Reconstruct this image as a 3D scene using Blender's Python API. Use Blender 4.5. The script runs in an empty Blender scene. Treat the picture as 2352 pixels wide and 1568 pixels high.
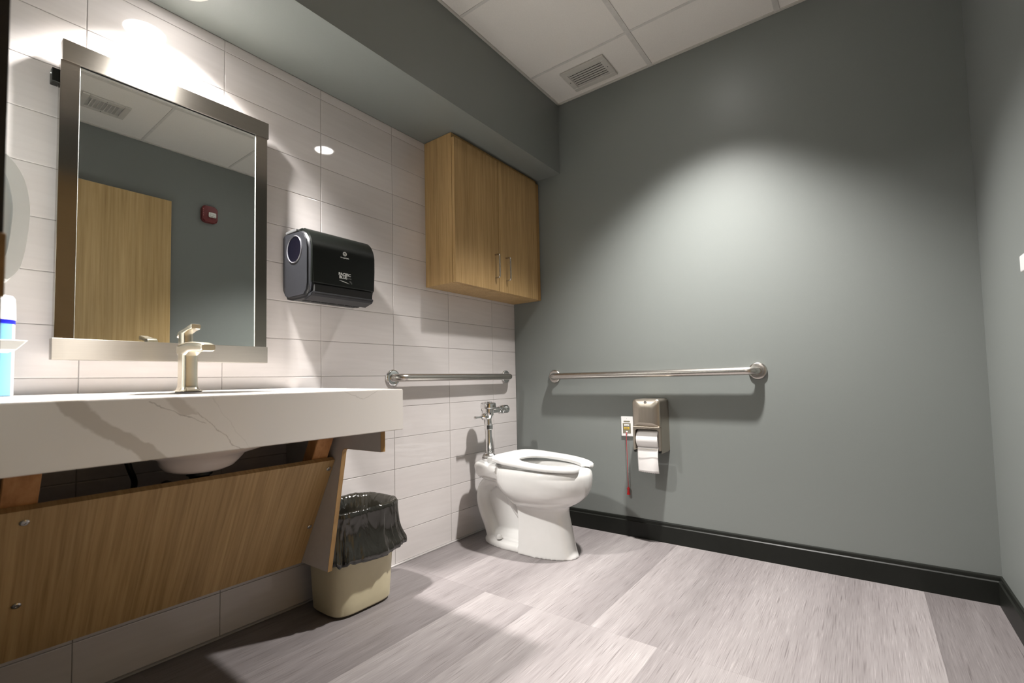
import bpy, bmesh, math, random
from mathutils import Vector, Matrix, noise
random.seed(7)
S = bpy.context.scene
COL = S.collection
PI = math.pi

# ------------------------------------------------------------------ camera
cam_d = bpy.data.cameras.new('camera'); cam = bpy.data.objects.new('camera', cam_d); COL.objects.link(cam)
cam.location = (1.8454, -2.4559, 0.8646)
cam.rotation_euler = (math.radians(92.7975), math.radians(1.2879), math.radians(36.0932))
cam_d.sensor_width = 36.0; cam_d.sensor_fit = 'HORIZONTAL'
cam_d.lens = 1074.14 / 2352 * 36
cam_d.shift_x = -(1200.49 - 1176) / 2352
cam_d.shift_y = (821.30 - 784) / 2352
cam_d.clip_start = 0.01
cam_d.dof.use_dof = True; cam_d.dof.focus_distance = 2.2; cam_d.dof.aperture_fstop = 3.5
S.camera = cam
# ------------------------------------------------------------------ world, exposure
W = bpy.data.worlds.new('world'); S.world = W; W.use_nodes = True
W.node_tree.nodes['Background'].inputs[0].default_value = (0.8, 0.85, 0.9, 1)
W.node_tree.nodes['Background'].inputs[1].default_value = 0.02
S.view_settings.view_transform = 'Standard'; S.view_settings.look = 'None'
S.view_settings.gamma = 1.0; S.view_settings.use_curve_mapping = False
S.view_settings.exposure = 0.0
# light levels used by the lamp builders below
CEIL_W, SOFFIT_W, HALL_W = 470.0, 380.0, 28.0
WARM = (1.0, 0.967, 0.93)

# ------------------------------------------------------------------ key dimensions (metres)
ROOM_W, FRONT, CEIL = 2.223, -2.377, 2.58
SOF_X, SOF_Z = 0.377, 2.143

# ------------------------------------------------------------------ helpers
def tag(o, label=None, cat=None, group=None, kind=None):
    if label: o['label'] = label
    if cat: o['category'] = cat
    if group: o['group'] = group
    if kind: o['kind'] = kind
    return o

def thing(name, label, cat, loc=(0, 0, 0), group=None, kind=None):
    o = bpy.data.objects.new(name, None); COL.objects.link(o); o.location = loc
    o.empty_display_size = 0.05
    return tag(o, label, cat, group, kind)

def wloc(o):
    v = Vector((0, 0, 0))
    while o is not None:
        v = v + o.location; o = o.parent
    return v

def obj(name, bm, mat, parent=None, smooth=35, label=None, wn=True):
    me = bpy.data.meshes.new(name)
    bmesh.ops.recalc_face_normals(bm, faces=bm.faces)
    bm.to_mesh(me); bm.free()
    if mat: me.materials.append(mat)
    o = bpy.data.objects.new(name, me); COL.objects.link(o)
    if smooth:
        me.shade_smooth(); me.set_sharp_from_angle(angle=math.radians(smooth))
        if wn:
            w = o.modifiers.new('face_normals', 'WEIGHTED_NORMAL'); w.keep_sharp = True; w.weight = 80
    if parent is not None:
        o.parent = parent; o.location = -wloc(parent)
    if label: o['label'] = label
    return o

def BM(): return bmesh.new()

def bevel(bm, verts, w, seg=2):
    es = set()
    for v in verts: es.update(v.link_edges)
    bmesh.ops.bevel(bm, geom=list(es), offset=w, segments=seg, affect='EDGES', profile=0.5, clamp_overlap=True)

def box(bm, x0, x1, y0, y1, z0, z1, bv=0, seg=2, mtx=None):
    m = Matrix.Translation(((x0+x1)/2, (y0+y1)/2, (z0+z1)/2)) @ Matrix.Diagonal((abs(x1-x0), abs(y1-y0), abs(z1-z0), 1))
    if mtx: m = mtx @ m
    r = bmesh.ops.create_cube(bm, size=1.0, matrix=m)
    if bv: bevel(bm, r['verts'], bv, seg)
    return bm

def boxo(name, x0, x1, y0, y1, z0, z1, mat, parent=None, bv=0, seg=2, label=None):
    return obj(name, box(BM(), x0, x1, y0, y1, z0, z1, bv, seg), mat, parent, 35 if bv else 0, label)

def prism(bm, pts, axis, a0, a1, bv=0, seg=2):
    """pts: 2-d outline; axis 'x': pts=(y,z); 'y': (x,z); 'z': (x,y)"""
    def P(p, a):
        return {'x': (a, p[0], p[1]), 'y': (p[0], a, p[1]), 'z': (p[0], p[1], a)}[axis]
    A = [bm.verts.new(P(p, a0)) for p in pts]; B = [bm.verts.new(P(p, a1)) for p in pts]
    n = len(pts)
    bm.faces.new(A); bm.faces.new(B[::-1])
    for i in range(n): bm.faces.new((A[i], A[(i+1) % n], B[(i+1) % n], B[i]))
    if bv: 
        es = [e for e in bm.edges if (e.verts[0] in A and e.verts[1] in A) or (e.verts[0] in B and e.verts[1] in B)]
        bmesh.ops.bevel(bm, geom=es, offset=bv, segments=seg, affect='EDGES', clamp_overlap=True)
    return bm

def loft(bm, rings, cap0=True, cap1=True):
    V = [[bm.verts.new(p) for p in r] for r in rings]
    n = len(V[0])
    for a, b in zip(V[:-1], V[1:]):
        for i in range(n): bm.faces.new((a[i], a[(i+1) % n], b[(i+1) % n], b[i]))
    if cap0: bm.faces.new(V[0][::-1])
    if cap1: bm.faces.new(V[-1])
    return bm

def lathe(bm, prof, origin, axis='z', seg=32, sx=1.0, sy=1.0, cap=True):
    """prof: (radius, height) list along axis from origin"""
    O = Vector(origin); rings = []
    for r, h in prof:
        ring = []
        for i in range(seg):
            t = 2*PI*i/seg; a, b = r*math.cos(t)*sx, r*math.sin(t)*sy
            d = {'z': (a, b, h), 'x': (h, a, b), 'y': (a, h, b)}[axis]
            ring.append(O + Vector(d))
        rings.append(ring)
    return loft(bm, rings, cap, cap)

def tube(bm, pts, r, seg=16, cap=True):
    pts = [Vector(p) for p in pts]; n = len(pts)
    rs = r if isinstance(r, (list, tuple)) else [r]*n
    rings = []; up = None
    for i, p in enumerate(pts):
        t = (pts[min(i+1, n-1)] - pts[max(i-1, 0)]).normalized()
        if up is None:
            up = Vector((0, 0, 1)) if abs(t.z) < 0.9 else Vector((1, 0, 0))
        u = (up - t*up.dot(t)).normalized(); v = t.cross(u); up = u
        rings.append([p + (u*math.cos(2*PI*k/seg) + v*math.sin(2*PI*k/seg))*rs[i] for k in range(seg)])
    return loft(bm, rings, cap, cap)

def arc(c, r, a0, a1, n):
    return [(c[0]+r*math.cos(math.radians(a0+(a1-a0)*i/n)), c[1]+r*math.sin(math.radians(a0+(a1-a0)*i/n))) for i in range(n+1)]

def rrect(x0, x1, z0, z1, r, n=5):
    if not isinstance(r, (list, tuple)): r = [r]*4      # order: bottom-left, bottom-right, top-right, top-left
    return (arc((x0+r[0], z0+r[0]), r[0], 180, 270, n) + arc((x1-r[1], z0+r[1]), r[1], 270, 360, n)
            + arc((x1-r[2], z1-r[2]), r[2], 0, 90, n) + arc((x0+r[3], z1-r[3]), r[3], 90, 180, n))

def catmull(P, k=6):
    P = [Vector(p) for p in P]; out = []
    for i in range(len(P)-1):
        a = P[max(i-1, 0)]; b = P[i]; c = P[i+1]; d = P[min(i+2, len(P)-1)]
        for j in range(k):
            t = j/k
            out.append(0.5*((2*b)+(-a+c)*t+(2*a-5*b+4*c-d)*t*t+(-a+3*b-3*c+d)*t**3))
    out.append(P[-1]); return out

def set_uv(o, u, v):
    me = o.data; uv = me.uv_layers.new(name='UVMap')
    for l in me.loops:
        co = me.vertices[l.vertex_index].co
        uv.data[l.index].uv = (co[u], co[v])

def text(name, s, size, mtx, mat, parent, extrude=0.0004, bold=0.0, align='CENTER'):
    cu = bpy.data.curves.new(name, 'FONT'); cu.body = s; cu.size = size; cu.extrude = extrude; cu.offset = bold
    cu.align_x = align; cu.align_y = 'CENTER'; cu.resolution_u = 3
    t = bpy.data.objects.new(name, cu); COL.objects.link(t)
    dg = bpy.context.evaluated_depsgraph_get(); me = bpy.data.meshes.new_from_object(t.evaluated_get(dg))
    bpy.data.objects.remove(t); bpy.data.curves.remove(cu)
    me.transform(mtx); me.name = name; me.materials.clear(); me.materials.append(mat)
    o = bpy.data.objects.new(name, me); COL.objects.link(o); o.parent = parent; o.location = -wloc(parent)
    return o

def frame_x(x, y, z):   # writing that faces +x
    return Matrix(((0, 0, 1, x), (1, 0, 0, y), (0, 1, 0, z), (0, 0, 0, 1)))
def frame_my(x, y, z):  # writing that faces -y
    return Matrix(((1, 0, 0, x), (0, 0, -1, y), (0, 1, 0, z), (0, 0, 0, 1)))
def frame_mx(x, y, z):  # writing that faces -x
    return Matrix(((0, 0, -1, x), (-1, 0, 0, y), (0, 1, 0, z), (0, 0, 0, 1)))

# ------------------------------------------------------------------ materials
class NT:
    def __init__(s, name):
        s.m = bpy.data.materials.new(name); s.m.use_nodes = True
        s.t = s.m.node_tree; s.b = s.t.nodes['Principled BSDF']
    def n(s, typ, **kw):
        nd = s.t.nodes.new(typ)
        for k, v in kw.items():
            if k in nd.inputs: nd.inputs[k].default_value = v
            else: setattr(nd, k, v)
        return nd
    def l(s, a, b): s.t.links.new(a, b)
    def set(s, **kw):
        for k, v in kw.items():
            k = k.replace('_', ' ')
            s.b.inputs[k].default_value = v
        return s
    def coord(s, scale=(1, 1, 1), out='Object'):
        tc = s.n('ShaderNodeTexCoord'); mp = s.n('ShaderNodeMapping'); mp.inputs['Scale'].default_value = scale
        s.l(tc.outputs[out], mp.inputs[0]); return mp.outputs[0]
    def noise(s, vec, scale, detail=4, rough=0.55, dist=0.0):
        nd = s.n('ShaderNodeTexNoise'); nd.inputs['Scale'].default_value = scale; nd.inputs['Detail'].default_value = detail
        nd.inputs['Roughness'].default_value = rough; nd.inputs['Distortion'].default_value = dist
        s.l(vec, nd.inputs['Vector']); return nd.outputs['Fac']
    def ramp(s, fac, stops):
        r = s.n('ShaderNodeValToRGB'); e = r.color_ramp.elements
        while len(e) < len(stops): e.new(0.5)
        for el, (p, c) in zip(e, stops): el.position = p; el.color = (*c, 1) if len(c) == 3 else c
        s.l(fac, r.inputs[0]); return r.outputs[0]
    def mix(s, fac, a, b, mode='MIX'):
        m = s.n('ShaderNodeMix', data_type='RGBA', blend_type=mode)
        for i, v in ((0, fac), (6, a), (7, b)):
            if hasattr(v, 'is_linked') or hasattr(v, 'links'): s.l(v, m.inputs[i])
            else: m.inputs[i].default_value = v if i == 0 else ((*v, 1) if len(v) == 3 else v)
        return m.outputs[2]
    def math(s, op, a, b=0.0, clamp=False):
        m = s.n('ShaderNodeMath', operation=op, use_clamp=clamp)
        for i, v in ((0, a), (1, b)):
            if hasattr(v, 'links'): s.l(v, m.inputs[i])
            else: m.inputs[i].default_value = v
        return m.outputs[0]
    def bump(s, h, strength=0.2, dist=0.001):
        b = s.n('ShaderNodeBump'); b.inputs['Strength'].default_value = strength; b.inputs['Distance'].default_value = dist
        s.l(h, b.inputs['Height']); s.l(b.outputs[0], s.b.inputs['Normal'])
    def col(s, sock): s.l(sock, s.b.inputs['Base Color'])

def plain(name, c, rough=0.5, metal=0.0, var=0.06, nscale=30, bump=0.0, **kw):
    """flat colour with a little mottling"""
    N = NT(name); v = N.coord(); f = N.noise(v, nscale)
    a = tuple(x*(1-var) for x in c); b = tuple(min(1, x*(1+var)) for x in c)
    N.col(N.ramp(f, [(0.3, a), (0.7, b)]))
    N.set(Roughness=rough, Metallic=metal, **kw)
    if bump: N.bump(N.noise(v, nscale*8), bump, 0.001)
    return N.m

def m_wood(name, c0, c1, c2, scale, rough=0.42, big=1.0):
    N = NT(name)
    fine = N.noise(N.coord(scale), 1.0, 5, 0.6, 0.3)
    sc2 = tuple(x*0.14 for x in scale)
    broad = N.noise(N.coord(sc2), 1.0, 3, 0.5, 0.8)
    c = N.ramp(fine, [(0.28, c0), (0.5, c1), (0.75, c2)])
    k = N.ramp(broad, [(0.3, (0.86, 0.84, 0.80)), (0.7, (1.08, 1.08, 1.06))])
    N.col(N.mix(1.0, c, k, 'MULTIPLY')); N.set(Roughness=rough)
    N.b.inputs['Specular IOR Level'].default_value = 0.35
    N.bump(fine, 0.06, 0.0006); return N.m

M = {}
M['paint'] = plain('grey_green_paint', (0.190, 0.205, 0.196), 0.42, var=0.02, nscale=300, bump=0.06)
M['tile'] = None
def build_tile():
    N = NT('glazed_tile'); oi = N.n('ShaderNodeObjectInfo')
    f = N.noise(N.coord((3, 5, 60)), 1.0, 3)
    c = N.ramp(f, [(0.25, (0.595, 0.560, 0.550)), (0.75, (0.635, 0.600, 0.590))])
    k = N.ramp(oi.outputs['Random'], [(0, (0.97, 0.97, 0.97)), (1, (1.03, 1.03, 1.03))])
    N.col(N.mix(1.0, c, k, 'MULTIPLY')); N.set(Roughness=0.03, IOR=1.5)
    N.bump(N.noise(N.coord((2, 7, 14)), 1.0, 2), 0.012, 0.001)
    return N.m
M['tile'] = build_tile()
M['grout'] = plain('grey_grout', (0.33, 0.31, 0.30), 0.9, var=0.12, nscale=120)
M['ceiling_tile'] = plain('white_ceiling_tile', (0.80, 0.77, 0.73), 0.9, var=0.03, nscale=200, bump=0.25)
M['ceiling_grid'] = plain('ceiling_grid_paint', (0.64, 0.62, 0.59), 0.45)
M['white_metal'] = plain('white_painted_metal', (0.56, 0.54, 0.50), 0.4, var=0.02)
M['black_base'] = plain('black_rubber_base', (0.008, 0.009, 0.007), 0.45, var=0.1, Specular_IOR_Level=0.3)
M['dark_gap'] = plain('dark_void', (0.004, 0.004, 0.004), 0.9)
M['white_plastic'] = plain('white_plastic', (0.80, 0.80, 0.79), 0.28, var=0.01)
M['grey_white'] = plain('pale_grey_plastic', (0.66, 0.66, 0.65), 0.35, var=0.01)
M['china'] = plain('white_china', (0.69, 0.685, 0.67), 0.06, var=0.01, Coat_Weight=0.5)
M['seat'] = plain('white_seat_plastic', (0.68, 0.68, 0.67), 0.16, var=0.01)
M['chrome'] = plain('polished_chrome', (0.80, 0.80, 0.80), 0.06, 1.0, var=0.01)
M['nickel'] = plain('warm_brushed_nickel', (0.82, 0.76, 0.64), 0.26, 1.0, var=0.03)
M['black_plastic'] = plain('black_gloss_plastic', (0.004, 0.005, 0.004), 0.36, var=0.05, Specular_IOR_Level=0.35)
M['charcoal'] = plain('charcoal_plastic', (0.013, 0.0135, 0.016), 0.36, var=0.05, Specular_IOR_Level=0.35)
M['smoke'] = plain('smoked_window', (0.0015, 0.0015, 0.004), 0.12, var=0.05, Specular_IOR_Level=0.15)
M['ink'] = plain('pale_grey_print', (0.55, 0.56, 0.55), 0.6)
M['ink_dim'] = plain('dim_grey_print', (0.16, 0.16, 0.16), 0.6)
M['mirror'] = plain('mirror_silver', (0.80, 0.83, 0.81), 0.0, 1.0, var=0.0)
M['bevel_glass'] = plain('mirror_edge', (0.85, 0.87, 0.84), 0.25, 0.6, var=0.0)
M['lam_grey'] = plain('grey_laminate', (0.58, 0.55, 0.52), 0.5, var=0.03)
M['bin'] = plain('beige_bin_plastic', (0.56, 0.50, 0.34), 0.38, var=0.02)
M['red'] = plain('red_plastic', (0.13, 0.002, 0.003), 0.3)
M['redcord'] = plain('red_cord', (0.42, 0.03, 0.04), 0.6)
M['paper'] = plain('white_paper', (0.80, 0.78, 0.77), 0.9, var=0.01, nscale=200, bump=0.1)
M['screw'] = plain('screw_steel', (0.55, 0.53, 0.50), 0.25, 1.0)
M['bronze'] = plain('bronze_strike', (0.32, 0.22, 0.13), 0.38, 1.0, var=0.1, nscale=40)
M['frame_paint'] = plain('dark_frame_paint', (0.022, 0.021, 0.020), 0.4)
M['yellow'] = plain('yellow_label', (0.70, 0.46, 0.02), 0.5)
M['tan_panel'] = plain('tan_panel', (0.20, 0.18, 0.13), 0.5)
M['can_blue'] = None
M['blue'] = plain('deep_blue_band', (0.01, 0.015, 0.62), 0.35)
M['bulb_clear'] = plain('clear_strobe_lens', (0.75, 0.76, 0.74), 0.12, 0.7, var=0.3, nscale=120)
M['lumber'] = m_wood('raw_lumber', (0.34, 0.15, 0.05), (0.46, 0.22, 0.08), (0.58, 0.31, 0.13), (40, 40, 5), 0.6)
OAK = ((0.315, 0.195, 0.078), (0.435, 0.285, 0.128), (0.515, 0.355, 0.175))
M['oak'] = m_wood('oak_laminate', *OAK, (110, 110, 3.0))
M['oak_slant'] = m_wood('oak_laminate_slanted', *OAK, (3.0, 110, 3.0))
M['oak_edge'] = m_wood('oak_edge_band', (0.26, 0.15, 0.055), (0.33, 0.195, 0.075), (0.40, 0.25, 0.105), (60, 60, 4.0))
M['oak_door'] = m_wood('oak_door_veneer', (0.40, 0.265, 0.115), (0.50, 0.35, 0.17), (0.58, 0.42, 0.22), (70, 70, 2.0))

def m_brushed(name, c, rough, aniso=0.85, rot=0.0):
    N = NT(name); N.set(Roughness=rough, Metallic=1.0, Anisotropic=aniso, Anisotropic_Rotation=rot)
    f = N.noise(N.coord((4, 4, 900) if rot == 0 else (900, 900, 4)), 1.0, 2)
    N.col(N.ramp(f, [(0.3, tuple(x*0.94 for x in c)), (0.7, c)]))
    tg = N.n('ShaderNodeTangent', direction_type='UV_MAP'); N.l(tg.outputs[0], N.b.inputs['Tangent'])
    return N.m
M['brushed'] = m_brushed('brushed_stainless_rail', (0.36, 0.335, 0.30), 0.31, 0.92)
M['brushed_v'] = m_brushed('brushed_stainless_stile', (0.34, 0.31, 0.27), 0.14, 0.5)
def m_steel():
    N = NT('satin_stainless'); N.set(Roughness=0.27, Metallic=1.0)
    f = N.noise(N.coord((220, 220, 220)), 1.0, 3)
    N.col(N.ramp(f, [(0.3, (0.50, 0.47, 0.44)), (0.7, (0.58, 0.55, 0.51))])); N.bump(f, 0.03, 0.0004); return N.m
M['steel'] = m_steel()
def m_steel2():
    N = NT('satin_dispenser_steel'); N.set(Roughness=0.34, Metallic=1.0)
    f = N.noise(N.coord((500, 500, 8)), 1.0, 3)
    N.col(N.ramp(f, [(0.3, (0.43, 0.38, 0.32)), (0.7, (0.50, 0.45, 0.385))])); return N.m
M['steel2'] = m_steel2()
def m_bag():
    N = NT('black_bin_liner'); N.set(Roughness=0.15, Base_Color=(0.014, 0.0125, 0.009, 1), Specular_IOR_Level=0.8)
    v = N.coord((1, 1, 0.35)); a = N.noise(v, 15, 2, 0.45, 1.4); N.bump(a, 0.45, 0.016); return N.m
M['bag'] = m_bag()
def m_can():
    N = NT('light_blue_can'); tc = N.n('ShaderNodeTexCoord'); sp = N.n('ShaderNodeSeparateXYZ'); N.l(tc.outputs['Object'], sp.inputs[0])
    # printed label: pale margin towards +y, light blue elsewhere, deeper blue near the top
    c = N.ramp(N.math('MULTIPLY_ADD', sp.outputs[2], 1.0), [(0, (0.42, 0.60, 0.70)), (0.93, (0.40, 0.59, 0.70)), (1.0, (0.18, 0.42, 0.64))])
    f = N.math('GREATER_THAN', sp.outputs[1], -2.2635)
    N.col(N.mix(f, c, (0.75, 0.73, 0.76))); N.set(Roughness=0.3); return N.m
M['can_blue'] = m_can()
def m_emit(name, c, s):
    N = NT(name); N.b.inputs['Emission Color'].default_value = (*c, 1); N.b.inputs['Emission Strength'].default_value = s
    N.set(Base_Color=(0.9, 0.9, 0.9, 1)); return N.m
M['lens'] = m_emit('lit_lamp_lens', (1.0, 0.97, 0.93), 30.0)

def m_quartz():
    N = NT('white_quartz_veined'); tc = N.n('ShaderNodeTexCoord')
    # rough the coordinates so veins wander
    mp = N.n('ShaderNodeMapping'); N.l(tc.outputs['Object'], mp.inputs[0])
    nz = N.n('ShaderNodeTexNoise'); nz.inputs['Scale'].default_value = 26; nz.inputs['Detail'].default_value = 6; N.l(mp.outputs[0], nz.inputs['Vector'])
    sub = N.n('ShaderNodeVectorMath', operation='SUBTRACT'); N.l(nz.outputs['Color'], sub.inputs[0]); sub.inputs[1].default_value = (0.5, 0.5, 0.5)
    scl = N.n('ShaderNodeVectorMath', operation='SCALE'); N.l(sub.outputs[0], scl.inputs[0]); scl.inputs['Scale'].default_value = 0.028
    add = N.n('ShaderNodeVectorMath', operation='ADD'); N.l(mp.outputs[0], add.inputs[0]); N.l(scl.outputs[0], add.inputs[1])
    sp = N.n('ShaderNodeSeparateXYZ'); N.l(add.outputs[0], sp.inputs[0]); X, Y, Z = sp.outputs
    # on the top the veins run on with x in place of z
    def band(y0, k, w, z0=0.78, soft=0.0025, zlo=-1, zhi=2, k2=0.0):
        dz = N.math('SUBTRACT', Z, z0)
        yc = N.math('ADD', N.math('MULTIPLY', dz, k), y0)
        if k2: yc = N.math('ADD', yc, N.math('MULTIPLY', N.math('MULTIPLY', dz, dz), k2))
        d = N.math('ABSOLUTE', N.math('SUBTRACT', Y, yc))
        v = N.math('MULTIPLY', N.math('SUBTRACT', w, d), 1/soft, True)
        v = N.math('MULTIPLY', v, N.math('GREATER_THAN', Z, zlo)); return N.math('MULTIPLY', v, N.math('LESS_THAN', Z, zhi))
    big = band(-2.187, -1.12, 0.026, 0.78, 0.006, k2=2.5)
    c = N.mix(N.math('MULTIPLY', big, 0.75), (0.76, 0.73, 0.70), (0.49, 0.45, 0.405))
    wedge = band(-2.062, -0.95, 0.020, 0.82, 0.008, 0.806, 0.90)
    c = N.mix(N.math('MULTIPLY', wedge, 0.55), c, (0.50, 0.46, 0.42))
    thin = band(-2.012, -0.92, 0.0016, 0.785, 0.0012, -1, 0.812)
    c = N.mix(N.math('MULTIPLY', thin, 0.65), c, (0.38, 0.34, 0.31))
    thin2 = band(-2.055, -1.9, 0.0022, 0.803, 0.0014, 0.786, 0.842)
    c = N.mix(N.math('MULTIPLY', thin2, 0.6), c, (0.30, 0.27, 0.25))
    thin3 = band(-1.985, -0.62, 0.0012, 0.80, 0.0012)
    c = N.mix(N.math('MULTIPLY', thin3, 0.28), c, (0.42, 0.39, 0.36))
    # hair-fine arc near the right end
    a = N.math('SUBTRACT', Y, -1.618); zc = N.math('ADD', N.math('MULTIPLY', N.math('MULTIPLY', a, a), 6.3), 0.8255)
    d = N.math('ABSOLUTE', N.math('SUBTRACT', Z, zc)); v = N.math('MULTIPLY', N.math('SUBTRACT', 0.0012, d), 900, True)
    v = N.math('MULTIPLY', v, N.math('LESS_THAN', N.math('ABSOLUTE', a), 0.065))
    c = N.mix(N.math('MULTIPLY', v, 0.55), c, (0.40, 0.37, 0.34))
    N.col(c); N.set(Roughness=0.12, IOR=1.5); return N.m
M['quartz'] = m_quartz()

def m_plank():
    N = NT('vinyl_plank'); oi = N.n('ShaderNodeObjectInfo'); rgb = N.n('ShaderNodeSeparateColor'); N.l(oi.outputs['Color'], rgb.inputs[0])
    tc = N.n('ShaderNodeTexCoord'); sp = N.n('ShaderNodeSeparateXYZ'); N.l(tc.outputs['Generated'], sp.inputs[0])
    t = N.math('ADD', N.math('MULTIPLY', N.math('SUBTRACT', rgb.outputs[1], rgb.outputs[0]), sp.outputs[0]), rgb.outputs[0])
    g = N.noise(N.coord((520, 9, 1)), 1.0, 2, 0.55, 0.0)
    g3 = N.noise(N.coord((300, 6, 1)), 1.0, 1, 0.4, 0.0)
    g2 = N.noise(N.coord((26, 1.6, 1)), 1.0, 3, 0.5)
    # t is the tone of the plank from its left to its right edge
    base = N.ramp(t, [(0.0, (0.115, 0.103, 0.103)), (0.5, (0.228, 0.209, 0.209)), (1.0, (0.352, 0.330, 0.326))])
    st = N.ramp(g, [(0.26, (0.70, 0.68, 0.68)), (0.45, (0.97, 0.96, 0.96)), (0.60, (1.04, 1.04, 1.04)), (0.74, (1.42, 1.41, 1.40))])
    s2 = N.ramp(g2, [(0.3, (0.90, 0.89, 0.89)), (0.7, (1.09, 1.09, 1.09))])
    dk = N.ramp(g3, [(0.28, (0.62, 0.60, 0.60)), (0.36, (1, 1, 1)), (0.68, (1, 1, 1)), (0.76, (1.22, 1.22, 1.21))])
    N.col(N.mix(1.0, N.mix(1.0, N.mix(1.0, base, st, 'MULTIPLY'), s2, 'MULTIPLY'), dk, 'MULTIPLY'))
    N.set(Roughness=0.40); N.b.inputs['Specular IOR Level'].default_value = 0.4
    N.bump(g, 0.10, 0.0006); return N.m
M['plank'] = m_plank()

# ================================================================== THE ROOM
# floor: sub-floor slab with vinyl planks laid on it
fl = boxo('floor', -0.02, ROOM_W+0.02, FRONT-0.02, 0.02, -0.05, -0.0004, M['dark_gap'])
tag(fl, 'grey streaked vinyl plank floor of the washroom', 'floor', kind='structure')
P0, PW, G = 0.0585, 0.2423, 0.00012
rows = [(0.0, -0.965), (-0.965, -1.965), (-1.965, FRONT)]
TONE = [[(.30, .35), (.40, .55), (.66, .40), (.34, .72), (.74, .36), (.72, .42), (.42, .64), (.64, .40), (.40, .64), (.14, .28)],
        [(.35, .30), (.45, .38), (.52, .36), (.80, .46), (.74, .52), (.56, .86), (.46, .66), (.76, .52), (.46, .62), (.26, .30)],
        [(.5, .4), (.4, .6), (.6, .4), (.5, .7), (.7, .4), (.4, .6), (.6, .5), (.5, .4), (.4, .6), (.5, .4)]]
for r, (ya, yb) in enumerate(rows):
    for k in range(10):
        x0, x1 = max(0.0, P0+(k-1)*PW), min(ROOM_W, P0+k*PW)
        if x1-x0 < 0.01: continue
        o = boxo('floor_plank', x0+G, x1-G, yb+G, ya-G, -0.003, 0.0, M['plank'], fl)
        a, b = TONE[r][k]; o.color = (a, b, 0, 1)
# left wall: grout bed and glazed tiles, each a piece of its own
wl = boxo('wall_left', -0.10, -0.0018, FRONT-0.15, 0.02, 0.0, CEIL+0.05, M['grout'])
tag(wl, 'wall of stacked glazed greige tiles behind sink and toilet', 'wall', kind='structure')
H, L, DC, ZT = 0.15, 0.37675, 0.2328, 2.1012
ys = [0.0] + [-DC-i*L for i in range(6)] + [FRONT]
zs = [0.004] + [ZT-j*H for j in range(13, -1, -1)] + [SOF_Z]
tile_cache = {}
def tile_mesh(dy, dz):
    k = (round(dy, 4), round(dz, 4))
    if k not in tile_cache:
        bm = BM(); g, t, c = 0.0010, 0.008, 0.0012; hy, hz = dy/2-g, dz/2-g
        def ring(x, i): return [(x, s*(hy-i), u*(hz-i)) for s, u in ((-1, -1), (1, -1), (1, 1), (-1, 1))]
        loft(bm, [ring(-t, 0), ring(-c*0.7, 0), ring(-c*0.2, c*0.6), ring(0, c*2.2)])
        me = bpy.data.meshes.new('wall_tile'); bmesh.ops.recalc_face_normals(bm, faces=bm.faces); bm.to_mesh(me); bm.free()
        me.materials.append(M['tile']); tile_cache[k] = me
    return tile_cache[k]
for i in range(len(ys)-1):
    for j in range(len(zs)-1):
        dy, dz = ys[i]-ys[i+1], zs[j+1]-zs[j]
        o = bpy.data.objects.new('wall_tile', tile_mesh(dy, dz)); COL.objects.link(o)
        o.parent = wl; o.location = (0, (ys[i]+ys[i+1])/2, (zs[j]+zs[j+1])/2)
        o.rotation_euler = (0, random.uniform(-1, 1)*0.0012, random.uniform(-1, 1)*0.0012)
tag(boxo('baseboard_left', 0.0, 0.013, FRONT, -0.0, 0.0, 0.006, plain('grey_sealant', (0.40, 0.38, 0.37), 0.5), None, 0.002),
    'thin grey sealant strip along the foot of the tiles', 'trim', kind='structure')
wb = boxo('wall_back', 0.0, ROOM_W+0.1, 0.0, 0.1, 0.0, CEIL+0.05, M['paint'])
tag(wb, 'plain grey-green painted wall beside the toilet', 'wall', kind='structure')
wr = boxo('wall_right', ROOM_W, ROOM_W+0.1, FRONT-0.15, 0.0, 0.0, CEIL+0.05, M['paint'])
tag(wr, 'grey-green painted wall at the right edge', 'wall', kind='structure')
DX0, DX1, DH = 1.06, 2.13, 2.19      # door opening
bm = BM(); box(bm, 0.0, DX0-0.02, FRONT-0.15, FRONT, 0, CEIL+0.05); box(bm, DX1+0.02, ROOM_W, FRONT-0.15, FRONT, 0, CEIL+0.05)
box(bm, DX0-0.02, DX1+0.02, FRONT-0.15, FRONT, DH+0.02, CEIL+0.05)
tag(obj('wall_front', bm, M['paint'], None, 0), 'grey-green painted wall with the doorway', 'wall', kind='structure')
sf = boxo('soffit', 0.0, SOF_X, FRONT, 0.0, SOF_Z, CEIL+0.05, M['paint'])
tag(sf, 'grey-green dropped soffit above mirror and wall cabinet', 'soffit', kind='structure')
prof = [(0, 0), (0.013, 0), (0.013, 0.083), (0.0085, 0.087), (0.0085, 0.097), (0.006, 0.102), (0, 0.104)]
tag(obj('baseboard_back', prism(BM(), [(-a, b) for a, b in prof], 'x', 0.0, ROOM_W), M['black_base'], None, 40),
    'black moulded baseboard along the grey wall beside the toilet', 'baseboard', kind='structure')
tag(obj('baseboard_right', prism(BM(), [(ROOM_W-a, b) for a, b in prof], 'y', FRONT, 0.0), M['black_base'], None, 40),
    'black moulded baseboard at the foot of the right-hand wall', 'baseboard', kind='structure')
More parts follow.
